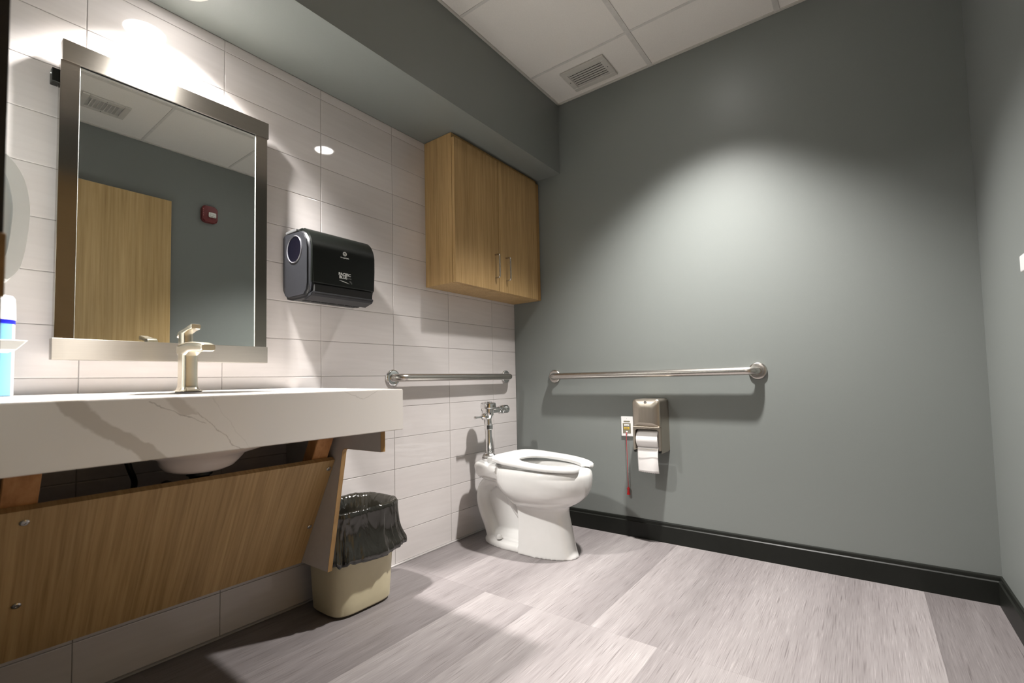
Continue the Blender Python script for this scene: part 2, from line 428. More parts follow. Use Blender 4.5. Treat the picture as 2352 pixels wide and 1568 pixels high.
# ceiling: slab, lay-in tiles, exposed tee grid
ce = boxo('ceiling', SOF_X, ROOM_W, FRONT, 0.0, CEIL+0.02, CEIL+0.06, M['ceiling_grid'])
tag(ce, 'white lay-in tile ceiling with exposed metal grid', 'ceiling', kind='structure')
cx = [SOF_X, 0.976, 1.595, ROOM_W]; cyy = [0.0, -0.313, -0.889, -1.434, -2.0, FRONT]
for i in range(3):
    for j in range(5):
        boxo('ceiling_tile', cx[i]+0.004, cx[i+1]-0.004, cyy[j+1]+0.004, cyy[j]-0.004, CEIL+0.004, CEIL+0.018, M['ceiling_tile'], ce, 0.0015, 1)
for x in cx[1:-1]: boxo('grid_bar', x-0.012, x+0.012, FRONT, 0.0, CEIL, CEIL+0.004, M['ceiling_grid'], ce)
for y in cyy[1:-1]: boxo('grid_bar', SOF_X, ROOM_W, y-0.007, y+0.007, CEIL+0.0012, CEIL+0.004, M['ceiling_grid'], ce)
for a in ((SOF_X, ROOM_W, -0.012, 0.0), (SOF_X, SOF_X+0.012, FRONT, 0.0), (ROOM_W-0.012, ROOM_W, FRONT, 0.0)):
    boxo('wall_angle', *a, CEIL-0.003, CEIL+0.004, M['white_metal'], ce)
# corridor beyond the doorway
HY = FRONT-0.15
tag(boxo('floor_corridor', -0.6, 4.0, -5.2, HY, -0.05, 0.0, plain('corridor_floor', (0.25, 0.23, 0.22), 0.4)), 'grey floor of the corridor outside the doorway', 'floor', kind='structure')
tag(boxo('ceiling_corridor', -0.6, 4.0, -5.2, HY, CEIL, CEIL+0.05, M['ceiling_tile']), 'white ceiling of the corridor outside the doorway', 'ceiling', kind='structure')
tag(boxo('wall_corridor', -0.6, 4.0, -5.3, -5.2, 0.0, CEIL, plain('corridor_paint', (0.5, 0.48, 0.45), 0.5)), 'pale wall of the corridor outside the doorway', 'wall', kind='structure')

# door frame and door leaf
bm = BM()
for x0, x1 in ((DX0-0.05, DX0), (DX1, DX1+0.05)):
    box(bm, x0, x1, HY-0.012, FRONT-0.0005, 0, DH+0.05, 0.001)
box(bm, DX0, DX1, HY-0.012, FRONT-0.0005, DH, DH+0.05, 0.002)
box(bm, DX0, DX0+0.016, HY+0.03, FRONT-0.05, 0, DH, 0.001); box(bm, DX1-0.016, DX1, HY+0.03, FRONT-0.05, 0, DH, 0.001)
tr = tag(obj('trim_1', bm, M['frame_paint'], None, 35), 'dark painted steel door frame at the left edge', 'door frame', kind='structure')
boxo('strike_plate', DX0-0.001, DX0+0.0025, FRONT-0.036, FRONT+0.0015, 0.972, 1.046, M['bronze'], tr, 0.001, 1, 'bronze strike plate on the frame')
dr = thing('door_1', 'tall oak veneer door standing open, seen in the mirror', 'door', (DX1, FRONT, 0), kind='structure')
boxo('door_leaf', DX1, DX1+0.044, FRONT+0.008, -1.283, 0.01, 2.178, M['oak_door'], dr, 0.0015, 1)
for z in (0.25, 1.1, 1.95): obj('hinge', lathe(BM(), [(0.007, 0), (0.007, 0.11)], (DX1-0.004, FRONT+0.006, z-0.055), 'z', 12), M['steel'], dr)
hd = obj('door_lever', tube(BM(), [(DX1, -1.345, 0.98), (DX1-0.05, -1.345, 0.98), (DX1-0.055, -1.36, 0.98), (DX1-0.055, -1.46, 0.98)], 0.009, 12), M['steel'], dr)
obj('lever_rose', lathe(BM(), [(0.026, 0), (0.024, 0.008)], (DX1-0.008, -1.345, 0.98), 'x', 24), M['steel'], dr)

# ================================================================== LAMPS
def downlight(label, x, y, z, watts, cone, blend, rad=0.062):
    t = thing('recessed_downlight', label, 'ceiling light', (x, y, z), 'recessed downlights')
    obj('trim_ring', lathe(BM(), [(rad, 0.0), (rad+0.003, -0.003), (rad+0.018, -0.003), (rad+0.021, 0.0)], (x, y, z-0.0005), 'z', 40, cap=False), M['white_metal'], t)
    obj('lamp_lens', lathe(BM(), [(rad-0.001, -0.0005), (rad-0.012, -0.0025), (0.001, -0.0035)], (x, y, z-0.0008), 'z', 40), M['lens'], t)
    ld = bpy.data.lights.new('lamp', 'SPOT'); ld.energy = watts; ld.color = WARM; ld.spot_size = math.radians(cone); ld.spot_blend = blend
    ld.shadow_soft_size = 0.045
    lo = bpy.data.objects.new('lamp', ld); COL.objects.link(lo); lo.parent = t; lo.location = (0, 0, -0.055)
    return t
downlight('round recessed downlight in the tiled ceiling, mirrored in the glossy tiles', 1.275, -0.585, CEIL+0.003, CEIL_W, 99, 1.0)
downlight('round recessed downlight in the soffit above the mirror', 0.178, -1.93, SOF_Z, SOFFIT_W, 122, 1.0)
t = thing('corridor_downlight', 'recessed downlight in the corridor ceiling outside the door', 'ceiling light', (1.55, -4.0, CEIL))
obj('trim_ring', lathe(BM(), [(0.06, 0.0), (0.08, -0.003), (0.083, 0.0)], (1.55, -4.0, CEIL-0.0005), 'z', 32, cap=False), M['white_metal'], t)
obj('lamp_lens', lathe(BM(), [(0.059, -0.0005), (0.001, -0.0035)], (1.55, -4.0, CEIL-0.001), 'z', 32), M['lens'], t)
ld = bpy.data.lights.new('lamp', 'POINT'); ld.energy = HALL_W; ld.color = WARM; ld.shadow_soft_size = 0.05
lo = bpy.data.objects.new('lamp', ld); COL.objects.link(lo); lo.parent = t; lo.location = (0, 0, -0.12)

# ================================================================== CEILING VENTS
def vent(label, x0, x1, y0, y1, n, along='x', bars=0):
    t = thing('ceiling_vent', label, 'vent', ((x0+x1)/2, (y0+y1)/2, CEIL), 'ceiling vents')
    z0, z1 = CEIL-0.008, CEIL+0.003; b = 0.032
    bm = BM()
    for a in ((x0, x1, y0, y0+b), (x0, x1, y1-b, y1), (x0, x0+b, y0+b, y1-b), (x1-b, x1, y0+b, y1-b)):
        box(bm, *a, z0, z1, 0.002, 1)
    fr = obj('vent_frame', bm, M['white_metal'], t)
    for sx, sy in ((x0+b/2, (y0+y1)/2), (x1-b/2, (y0+y1)/2)):
        obj('screw', lathe(BM(), [(0.003, 0), (0.002, -0.001)], (sx, sy, z0), 'z', 10), M['dark_gap'], fr)
    boxo('duct', x0+b, x1-b, y0+b, y1-b, CEIL+0.0032, CEIL+0.0036, M['dark_gap'], t)
    for k in range(n):
        f = (k+0.5)/n
        if along == 'x':
            c = Vector(((x0+x1)/2, y0+b+(y1-y0-2*b)*f, CEIL-0.003)); m = Matrix.Translation(c) @ Matrix.Rotation(math.radians(6), 4, 'X')
            bm = box(BM(), -(x1-x0)/2+b, (x1-x0)/2-b, -(y1-y0-2*b)/n*0.40, (y1-y0-2*b)/n*0.40, -0.0006, 0.0006, 0, 1, m)
        else:
            c = Vector((x0+b+(x1-x0-2*b)*f, (y0+y1)/2, CEIL-0.003)); m = Matrix.Translation(c) @ Matrix.Rotation(math.radians(84), 4, 'Y')
            bm = box(BM(), -(x1-x0-2*b)/n*0.22, (x1-x0-2*b)/n*0.22, -(y1-y0)/2+b, (y1-y0)/2-b, -0.0006, 0.0006, 0, 1, m)
        obj('slat', bm, M['white_metal'], t, 0)
    for k in range(bars):
        y = y0+b+(y1-y0-2*b)*(k+1)/(bars+1)
        boxo('crossbar', x0+b, x1-b, y-0.0022, y+0.0022, CEIL-0.008, CEIL-0.005, M['white_metal'], t)
vent('white louvred ceiling vent in the corner above the toilet', 0.541, 0.806, -0.250, -0.056, 7)
vent('white ceiling vent with cross bars, seen only in the mirror', 1.805, 1.985, -1.815, -1.592, 6, 'y', 8)

# ================================================================== MIRROR
t = thing('wall_mirror', 'rectangular mirror in a brushed steel frame above the sink', 'mirror', (0.03, -1.897, 0.951))
boxo('backing', 0.0, 0.030, -2.12, -1.67, 1.03, 1.79, M['dark_gap'], t)
boxo('mirror_glass', 0.031, 0.0525, -2.1395, -1.6545, 1.008, 1.800, M['mirror'], t)
for n, a in (('frame_rail', (0.028, 0.0595, -2.1765, -1.6095, 1.802, 1.8625)), ('frame_rail', (0.028, 0.0595, -2.1835, -1.6105, 0.951, 1.0105)),
             ('frame_stile', (0.030, 0.0565, -2.1795, -2.1385, 1.0105, 1.802)), ('frame_stile', (0.030, 0.0565, -1.6545, -1.6135, 1.0105, 1.802))):
    o = boxo(n, *a, M['brushed'] if n == 'frame_rail' else M['brushed_v'], t, 0.0012, 2); set_uv(o, *((2, 1) if n == 'frame_rail' else (1, 2)))
for y in (-2.1385, -1.6545):
    boxo('glass_edge', 0.0526, 0.0555, y-0.0006, y+0.0006, 1.0105, 1.802, M['bevel_glass'], t)
boxo('glass_edge', 0.0526, 0.0545, -2.1385, -1.6545, 1.7995, 1.8018, M['dark_gap'], t)
cl = boxo('mounting_clip', 0.0, 0.032, -2.1925, -2.176, 1.742, 1.782, M['black_plastic'], t, 0.0015, 1, 'black plastic mounting clip')
obj('clip_screw', lathe(BM(), [(0.004, 0), (0.003, -0.002)], (0.018, -2.1925, 1.770), 'y', 12), M['chrome'], cl)

# ================================================================== COUNTER, SINK, FAUCET
CX, CY1 = 0.65, -1.4677
def ctop(x): return 0.8562-0.0098*x/0.65
bm = prism(BM(), [(0.0, 0.824), (0.63, 0.816), (0.63, 0.718), (CX, 0.718), (CX, ctop(CX)), (0.0, ctop(0))], 'y', FRONT, CY1)
bmesh.ops.bevel(bm, geom=[e for e in bm.edges], offset=0.002, segments=2, affect='EDGES', clamp_overlap=True)
ct = thing('countertop', 'white quartz counter with grey veins and deep front edge', 'counter', (0.325, -1.92, 0.718))
slab = obj('slab', bm, M['quartz'], ct, 30, None, False)
bm = box(BM(), 0.0, 0.63, CY1-0.020, CY1, 0.7185, 0.83, 0.001, 1); obj('end_apron', bm, M['quartz'], ct)
# cut the basin opening into the slab
SX, SY = 0.350, -1.905
cut = obj('basin_cutter', lathe(BM(), [(1.0, 0.70), (1.0, 0.90)], (SX, SY, 0), 'z', 48, 0.135, 0.185), None, None, 0)
md = slab.modifiers.new('opening', 'BOOLEAN'); md.object = cut; md.operation = 'DIFFERENCE'; md.solver = 'EXACT'
dg = bpy.context.evaluated_depsgraph_get(); me = bpy.data.meshes.new_from_object(slab.evaluated_get(dg)); slab.modifiers.clear(); slab.data = me; slab.modifiers.new('face_normals', 'WEIGHTED_NORMAL').keep_sharp = True
bpy.data.objects.remove(cut)

sk = thing('sink_basin', 'pale oval undermount sink bowl hanging below the counter', 'sink', (SX, SY, 0.62))
def ell(rx, ry, z, dx=0, dy=0, n=48): return [Vector((SX+dx+rx*math.cos(2*PI*i/n), SY+dy+ry*math.sin(2*PI*i/n), z)) for i in range(n)]
china2 = plain('pale_basin_china', (0.66, 0.58, 0.52), 0.15, var=0.01)
obj('bowl', loft(BM(), [ell(.165, .225, .815), ell(.163, .222, .795), ell(.157, .215, .75), ell(.140, .195, .712, -.01), ell(.110, .150, .686, -.025), ell(.085, .108, .672, -.045),
                        ell(.078, .098, .652, -.06), ell(.070, .084, .636, -.066), ell(.05, .06, .626, -.07), ell(.02, .02, .624, -.07), ell(.02, .02, .640, -.07), ell(.06, .07, .646, -.066), ell(.095, .125, .692, -.03), ell(.128, .175, .72, -.01),
                        ell(.132, .182, .76), ell(.135, .185, .815)], True, True), china2, sk, 50)
obj('drain_nut', lathe(BM(), [(0.032, 0), (0.032, -0.010), (0.026, -0.014), (0.024, -0.020)], (SX-.07, SY, 0.6255), 'z', 20), M['black_plastic'], sk)
obj('tailpiece', tube(BM(), catmull([(SX-.07, SY, .612), (SX-.072, SY, .590), (SX-.085, SY, .568), (SX-.12, SY, .556), (SX-.20, SY, .552), (.012, SY, .552)], 5), .017, 16), M['black_plastic'], sk)
hs = thing('supply_hose', 'black braided supply hose curving down behind the knee panel', 'hose', (0.1, -2.05, 0.5))
obj('hose', tube(BM(), catmull([(0.22, -2.075, 0.79), (0.205, -2.06, 0.70), (0.20, -2.046, 0.65), (0.185, -2.03, 0.60), (0.12, -2.03, 0.54)], 6), 0.0075, 12), M['black_plastic'], hs)
obj('stop_valve', lathe(BM(), [(0.012, 0.0), (0.012, 0.10), (0.017, 0.10), (0.017, 0.135), (0.012, 0.137)], (0.0, -2.03, 0.54), 'x', 16), M['chrome'], hs)

FX, FY = 0.228, -1.920; FZ = ctop(FX)
fc = thing('faucet', 'single-lever satin nickel faucet standing on the white counter', 'faucet', (FX, FY, FZ))
def sq(hx, hy, z, cx_=FX, cy_=FY, p=4.0, n=40):
    out = []
    for i in range(n):
        a = 2*PI*i/n; c, s = math.cos(a), math.sin(a)
        out.append(Vector((cx_+hx*math.copysign(abs(c)**(2/p), c), cy_+hy*math.copysign(abs(s)**(2/p), s), z)))
    return out
bz = FZ
obj('base', loft(BM(), [sq(.037, .031, bz+.0003), sq(.038, .032, bz+.003), sq(.034, .028, bz+.0055)]), M['nickel'], fc, 40)
obj('body', loft(BM(), [sq(.033, .027, bz+.0055), sq(.028, .0235, bz+.011), sq(.0255, .0218, bz+.02), sq(.0248, .021, bz+.05), sq(.0245, .021, bz+.112), sq(.0245, .021, bz+.128)]), M['nickel'], fc, 40)
# spout: a flat slab that swells out of the body and drops slightly at the tip
rings = []
for x, zt, zb, hy in ((FX-.028, .1405, .110, .0205), (FX-.02, .1445, .106, .0215), (FX+.01, .1455, .104, .0215), (FX+.03, .1465, .108, .0212), (FX+.05, .1460, .1155, .0205),
                      (FX+.075, .1440, .1165, .0200), (FX+.115, .1400, .1145, .0195), (FX+.140, .1360, .1130, .0190), (FX+.147, .1320, .1155, .0170)):
    zt, zb = bz+zt, bz+zb; m, h = (zt+zb)/2, (zt-zb)/2; r = []
    for i in range(28):
        a = 2*PI*i/28; c, s = math.cos(a), math.sin(a)
        r.append(Vector((x, FY+hy*math.copysign(abs(c)**.5, c), m+h*math.copysign(abs(s)**.5, s))))
    rings.append(r)
obj('spout', loft(BM(), rings), M['nickel'], fc, 40)
hn = obj('handle_post', loft(BM(), [sq(.0200, .0150, bz+.143, FX-.018), sq(.0195, .0150, bz+.165, FX-.019), sq(.0185, .0145, bz+.178, FX-.020)]), M['nickel'], fc, 40)
rings = []
for x, zt, zb, hy in ((FX-.044, .176, .163, .0145), (FX-.036, .1815, .168, .0150), (FX-.005, .186, .173, .0140), (FX+.03, .1935, .1800, .0130), (FX+.052, .1975, .1815, .0125), (FX+.058, .1965, .184, .0115)):
    rings.append([Vector((x, FY+sy*hy, bz+z)) for sy, z in ((-1, zb+.002), (-.8, zb), (.8, zb), (1, zb+.002), (1, zt-.003), (.8, zt), (-.8, zt), (-1, zt-.003))])
obj('handle_lever', loft(BM(), rings), M['nickel'], fc, 40)

# ------------------------------------------------------------------ vanity base: slanted knee panel, end panel, braces
vb = thing('vanity_base', 'oak laminate slanted knee panel with grey end bracket under the counter', 'vanity panel', (0.2, -1.92, 0.2))
A, B = Vector((0.336, 0, 0.603)), Vector((0.113, 0, 0.2035)); d = (A-B).normalized(); nrm = Vector((d.z, 0, -d.x))
q = [A, A-nrm*0.019, B-nrm*0.019, B]
kp = obj('knee_panel', prism(BM(), [(v.x, v.z) for v in q], 'y', FRONT+0.001, -1.5102, 0.001, 1), M['oak_slant'], vb, 0)
inner = arc((0.376+0.02, 0.646-0.02), 0.02, 90, 180, 6)
outl = [(0.002, 0.204), (0.2856, 0.2066)] + inner[::-1] + [(0.589, 0.648), (0.589, 0.7175), (0.002, 0.7175)]
ep = obj('end_panel', prism(BM(), outl, 'y', -1.5100, -1.4932), M['lam_grey'], vb, 0, 'grey laminate end bracket')
bm = BM(); e = [(0.2856, 0.2066)] + inner[::-1] + [(0.589, 0.648), (0.589, 0.7175)]
ob = [(0.2868, 0.2055)] + arc((0.396, 0.626), 0.0188, 180, 90, 6) + [(0.5905, 0.6468), (0.5905, 0.7175)]
prism(bm, e + ob[::-1], 'y', -1.5098, -1.4934)
obj('edge_band', bm, M['oak_edge'], vb, 0, 'oak edge band of the end bracket')
def brace(y0, y1):
    C0, C1 = A + d*0.125, B + d*0.1
    a, b = A-nrm*0.0195 + d*0.127, B-nrm*0.0195 + d*0.12
    q = [a, a-nrm*0.05, b-nrm*0.05, b]
    # trim the top flat under the slab
    o = obj('brace', prism(BM(), [(v.x, v.z) for v in q], 'y', y0, y1, 0.002, 1), M['lumber'], vb, 0, 'raw orange timber brace')
brace(-1.586, -1.5285); brace(-2.298, -2.238)
R4 = Matrix((d, Vector((0, 1, 0)), nrm)).transposed().to_4x4()
for x, y, z in ((0.3197, -2.2586, 0.5737), (0.2009, -2.2528, 0.3599), (0.3189, -1.5245, 0.5722), (0.1976, -1.5261, 0.354)):
    bm = lathe(BM(), [(0.0075, 0), (0.0085, 0.0012), (0.006, 0.0032), (0.003, 0.0034), (0.0026, 0.0018)], (0, 0, 0), 'z', 16)
    bm.transform(Matrix.Translation((x, y, z)) @ R4); obj('screw', bm, M['screw'], kp)

# ================================================================== PAPER TOWEL DISPENSER
pt = thing('towel_dispenser', 'black paper towel dispenser on the tiles right of the mirror', 'paper towel dispenser', (0.0, -1.385, 1.19))
Y0, Y1 = -1.530, -1.240
side = [(0.001, 1.236), (0.022, 1.204), (0.06, 1.196), (0.165, 1.196), (0.190, 1.218), (0.1975, 1.245), (0.1975, 1.385), (0.188, 1.420), (0.168, 1.447), (0.140, 1.463), (0.02, 1.468), (0.001, 1.452)]
obj('housing', prism(BM(), side, 'y', Y0, Y1, 0.012, 3), M['charcoal'], pt, 40)
# front cover wraps the upper front, inset from the chamfered ends
c_out = [(0.10, 1.468), (0.143, 1.4665), (0.172, 1.4505), (0.193, 1.423), (0.2035, 1.387), (0.2035, 1.252), (0.196, 1.245)]
c_in = [(0.10, 1.455), (0.14, 1.455), (0.165, 1.440), (0.183, 1.415), (0.192, 1.385), (0.192, 1.255), (0.190, 1.247)]
c_out = [(min(p.x, 0.2035), p.y) for p in catmull([(x, z, 0) for x, z in c_out[:5] + [(0.2035, 1.33)]], 4)] + c_out[5:]
c_in = [(min(p.x, 0.192), p.y) for p in catmull([(x, z, 0) for x, z in c_in[:5] + [(0.192, 1.33)]], 4)] + c_in[5:]
obj('front_cover', prism(BM(), c_out + c_in[::-1], 'y', Y0+0.012, Y1-0.004, 0.004, 2), M['black_plastic'], pt, 40)
boxo('paper_slot', 0.180, 0.2030, Y0+0.020, Y1-0.014, 1.207, 1.2445, M['dark_gap'], pt, 0.002, 1)
obj('lower_lip', prism(BM(), [(0.150, 1.188), (0.196, 1.200), (0.2045, 1.212), (0.2035, 1.216), (0.18, 1.206), (0.150, 1.2)], 'y', Y0+0.010, Y1-0.010, 0.002, 2), M['charcoal'], pt, 40)
for k in range(7):
    y = Y0+0.035+k*0.036
    boxo('tear_slot', 0.088, 0.106, y, y+0.029, 1.1945, 1.197, M['dark_gap'], pt)
wn = obj('level_window', lathe(BM(), [(0.0, 0), (0.048, 0), (0.052, -0.002), (0.052, 0.002), (0.0, 0.002)], (0.099, Y0-0.001, 1.388), 'y', 40), M['smoke'], pt)
obj('window_rim', lathe(BM(), [(0.0490, -0.0015), (0.0515, -0.0035), (0.0535, -0.0015), (0.0535, 0.001), (0.049, 0.001), (0.0490, -0.0015)], (0.099, Y0-0.001, 1.388), 'y', 40, cap=False), plain('clear_rim', (0.10, 0.10, 0.11), 0.06), wn)
boxo('top_clip', 0.03, 0.11, Y0-0.0005, Y0+0.03, 1.4575, 1.4685, plain('clip_grey', (0.07, 0.07, 0.07), 0.4), pt, 0.003, 2)
fx = 0.2045
obj('logo_ring', lathe(BM(), [(0.0052, 0), (0.0085, 0), (0.0085, 0.0004), (0.0052, 0.0004), (0.0052, 0)], (fx-0.0010, -1.383, 1.3815), 'x', 28, cap=False), M['ink'], pt, 0)
bm = BM(); prism(bm, [(-1.3857, 1.3812), (-1.383, 1.3845), (-1.3803, 1.3812), (-1.3815, 1.3790), (-1.3845, 1.3790)], 'x', fx-0.001, fx-0.0004); obj('logo_mark', bm, M['ink'], pt, 0)
text('maker_name', 'Georgia-Pacific', 0.0062, frame_x(fx-0.0008, -1.383, 1.3655), M['ink'], pt, bold=0.0001)
text('brand_lettering', 'PACIFIC', 0.0150, frame_x(fx-0.0008, -1.3835, 1.2985), M['ink'], pt, bold=0.0006)
text('brand_lettering', 'BLUE', 0.0150, frame_x(fx-0.0008, -1.3905, 1.2865), M['ink'], pt, bold=0.0006)
text('brand_lettering', 'ULTRA', 0.0064, frame_x(fx-0.0008, -1.3635, 1.2850), M['ink_dim'], pt, bold=0.0001)
bm = BM(); sw = [(-1.4075+0.044*u, 1.2735-0.0005*u-0.0085*u*u) for u in [i/10 for i in range(11)]]
prism(bm, sw + [(y, z-0.0024*math.sin(PI*i/10)-0.0004) for i, (y, z) in reversed(list(enumerate(sw)))], 'x', fx-0.0009, fx-0.0003); obj('swoosh', bm, M['ink'], pt, 0)
for k in range(5):
    a = -0.3+k*0.55; bm = BM(); y, z = -1.3595, 1.268
    prism(bm, [(y+0.002*math.cos(a), z+0.002*math.sin(a)), (y+0.0085*math.cos(a+.15), z+0.0085*math.sin(a+.15)), (y+0.0085*math.cos(a-.15), z+0.0085*math.sin(a-.15))], 'x', fx-0.0009, fx-0.0003)
    obj('logo_ray', bm, M['ink_dim'], pt, 0)
for y in (-1.452, -1.383): boxo('sensor_dot', 0.2005, 0.2025, y-0.0025, y+0.0025, 1.2365, 1.2385, M['ink'], pt)

# ================================================================== WALL CABINET
wc = thing('wall_cabinet', 'two-door oak laminate wall cabinet above the toilet', 'cabinet', (0.0, -0.39, 1.366))
boxo('carcass', 0.001, 0.198, -0.773, -0.006, 1.366, SOF_Z-0.002, M['oak'], wc, 0.001, 1)
for (ya, yb), yh in (((-0.772, -0.4240), -0.4575), ((-0.4210, -0.0405), -0.3600)):
    dd = boxo('cabinet_door', 0.1998, 0.2185, ya, yb, 1.3665, 2.1135, M['oak'], wc, 0.0012, 2)
    z0, z1, xo, xb = 1.4370, 1.5670, 0.2185, 0.2500
    path = [(xo, yh, z1), (xb-0.008, yh, z1), (xb-0.002, yh, z1-0.003), (xb, yh, z1-0.009), (xb, yh, z0+0.009), (xb-0.002, yh, z0+0.003), (xb-0.008, yh, z0), (xo, yh, z0)]
    obj('pull_handle', tube(BM(), path, 0.0045, 12), M['steel'], dd)
boxo('filler_strip', 0.190, 0.2165, -0.0395, -0.006, 1.3665, 2.1135, M['oak_edge'], wc, 0.001, 1)

# ================================================================== GRAB BARS
def grab_bar(label, a, b, out, z):
    """a, b: wall points (x, y) of the flanges; out: outward normal"""
    a, b, out = Vector((*a, z)), Vector((*b, z)), Vector((*out, 0)); al = (b-a).normalized(); D, r, rb = 0.057, 0.019, 0.045
    t = thing('grab_bar', label, 'grab bar', (a+b)/2, 'grab bars beside the toilet')
    pts = [a]
    for k in range(9):
        th = PI/2*k/8; pts.append(a + out*(D-rb) + al*0 + out*rb*math.sin(th) + al*rb*(1-math.cos(th)))
    for k in range(8, -1, -1):
        th = PI/2*k/8; pts.append(b + out*(D-rb) + out*rb*math.sin(th) - al*rb*(1-math.cos(th)))
    pts.append(b)
    obj('bar', tube(BM(), pts, r, 20), M['steel'], t, 40)
    for c in (a, b):
        bm = lathe(BM(), [(0.0405, 0.0), (0.0405, 0.006), (0.038, 0.0105), (0.033, 0.0125), (0.0205, 0.0135)], (0, 0, 0), 'z', 40)
        R = Matrix((al, Vector((0, 0, 1)), out)).transposed().to_4x4()
        bm.transform(Matrix.Translation(c + out*0.0005) @ R); obj('flange', bm, M['chrome'] if abs(out.x) > 0.5 else M['steel'], t, 40)
grab_bar('shorter stainless grab bar on the tiles behind the toilet', (0.0, -0.996), (0.0, -0.114), (1, 0), 0.892)
grab_bar('longer stainless grab bar on the grey wall above the paper holder', (0.305, 0.0), (1.440, 0.0), (0, -1), 0.886)

# ================================================================== TOILET
TY = -0.450
def egg(z, xb, xm, xf, b, pb=2.3, pf=2.1, n=56):
    out = []
    for i in range(n):
        a = 2*PI*i/n; c, s = math.cos(a), math.sin(a); p = pf if c > 0 else pb
        out.append(Vector((xm+(xf-xm if c > 0 else xm-xb)*math.copysign(abs(c)**(2/p), c), TY+b*math.copysign(abs(s)**(2/p), s), z)))
    return out
tl = thing('toilet', 'white floor-mounted china toilet with open-front seat', 'toilet', (0.45, TY, 0.0))
def smooth_rings(R, k=4):
    out = []
    for i in range(len(R)-1):
        a, b, c, d_ = R[max(i-1, 0)], R[i], R[i+1], R[min(i+2, len(R)-1)]
        for j in range(k):
            t = j/k
            out.append([0.5*((2*q)+(-p+r)*t+(2*p-5*q+4*r-w)*t*t+(-p+3*q-3*r+w)*t**3) for p, q, r, w in zip(a, b, c, d_)])
    return out + [R[-1]]
bm = BM()
loft(bm, smooth_rings([egg(.0, .400, .43, .688, .108, 8), egg(.012, .400, .43, .686, .106, 8), egg(.05, .400, .43, .674, .102, 8), egg(.15, .398, .435, .652, .097, 8), egg(.21, .390, .44, .640, .098, 6),
          egg(.236, .372, .45, .645, .104, 4), egg(.250, .340, .46, .672, .126, 2.6), egg(.274, .300, .48, .712, .152), egg(.31, .262, .49, .745, .174), egg(.35, .240, .49, .758, .185),
          egg(.392, .232, .49, .762, .188), egg(.414, .236, .49, .757, .185), egg(.426, .246, .49, .748, .177), egg(.430, .262, .49, .735, .163),
          egg(.430, .31, .49, .705, .128), egg(.424, .32, .49, .696, .119), egg(.40, .325, .49, .692, .116), egg(.32, .36, .49, .655, .092), egg(.24, .44, .50, .60, .055), egg(.225, .48, .51, .56, .03)]))
# rear deck carrying the flush connection
def deck(z, x0, x1, b0, b1, i):
    r = 0.045; P = []
    for t in range(7): a = PI/2+PI/2*t/6; P.append((x0+i+r+r*math.cos(a), b0-i-r+r*math.sin(a)))
    for t in range(7): a = PI+PI/2*t/6; P.append((x0+i+r+r*math.cos(a), -(b0-i-r)+r*math.sin(a)))
    P += [(x1, -(b1-i)), (x1, b1-i)]
    return [Vector((x, TY+y, z)) for x, y in P]
loft(bm, [deck(.330, .115, .30, .085, .09, .03), deck(.350, .105, .31, .100, .13, .012), deck(.368, .102, .315, .105, .155, .004), deck(.41, .100, .32, .108, .172, 0), deck(.426, .100, .32, .108, .174, .004), deck(.432, .100, .32, .108, .174, .012)])
# trapway loop and its web
path = catmull([(.47, TY, .12), (.405, TY, .155), (.345, TY, .215), (.290, TY, .290), (.215, TY, .330), (.135, TY, .298), (.108, TY, .235), (.122, TY, .165), (.158, TY, .090), (.182, TY, .02)], 5)
n0 = len(bm.verts); tube(bm, path, 0.040, 20)
for v in list(bm.verts)[n0:]: v.co.y = TY+(v.co.y-TY)*1.45
prism(bm, [(.15, .03), (.42, .03), (.42, .20), (.28, .28), (.20, .31), (.14, .25)], 'y', TY-0.006, TY+0.006)
tube(bm, [(.18, TY, .035), (.27, TY, .03), (.42, TY, .03)], [0.04, 0.045, 0.05], 16)
# foot plate
loft(bm, [egg(.0, .120, .36, .55, .098, 2.2, 2.5), egg(.016, .120, .36, .55, .098, 2.2, 2.5), egg(.030, .126, .36, .55, .093, 2.2, 2.5), egg(.038, .145, .36, .53, .075, 2.2, 2.5)])
bo = obj('china_body', bm, M['china'], tl, 0)
m1 = bo.modifiers.new('fuse', 'REMESH'); m1.mode = 'VOXEL'; m1.voxel_size = 0.0045; m1.use_smooth_shade = True
m2 = bo.modifiers.new('soften', 'SMOOTH'); m2.iterations = 4; m2.factor = 0.5
dg = bpy.context.evaluated_depsgraph_get(); me = bpy.data.meshes.new_from_object(bo.evaluated_get(dg)); bo.modifiers.clear(); bo.data = me; me.shade_smooth()
# seat: open-front ring, hinged high at the back
def seat_z(x): return 0.4475 + max(0, (0.770-x))*0.066
n = 64; rings = []; g0 = 0.30
for i in range(n+1):
    a = g0 + (2*PI-2*g0)*i/n; c, s = math.cos(a), math.sin(a)
    def pt2(xb, xm, xf, b, pb): 
        p = 2.1 if c > 0 else pb
        return Vector((xm+(xf-xm if c > 0 else xm-xb)*math.copysign(abs(c)**(2/p), c), TY+b*math.copysign(abs(s)**(2/p), s), 0))
    o_, i_ = pt2(.258, .50, .772, .188, 4.5), pt2(.375, .52, .708, .112, 2.2)
    f = 0.35 if i in (0, n) else (0.8 if i in (1, n-1) else 1.0)
    w = (o_-i_); prof = ((0.0, -.012), (0.05, -.022), (0.5, -.0225), (0.95, -.0225), (1.0, -.017), (0.99, -.004), (0.92, 0.0005), (0.45, 0.0), (0.12, -.003), (0.02, -.006))
    mid = (o_+i_)/2
    rings.append([Vector(((mid+(i_+w*u-mid)*f).x, (mid+(i_+w*u-mid)*f).y, seat_z((i_+w*u).x)-.0085+(h+.0085)*f)) for u, h in prof])
st = obj('seat', loft(BM(), rings), M['seat'], tl, 50)
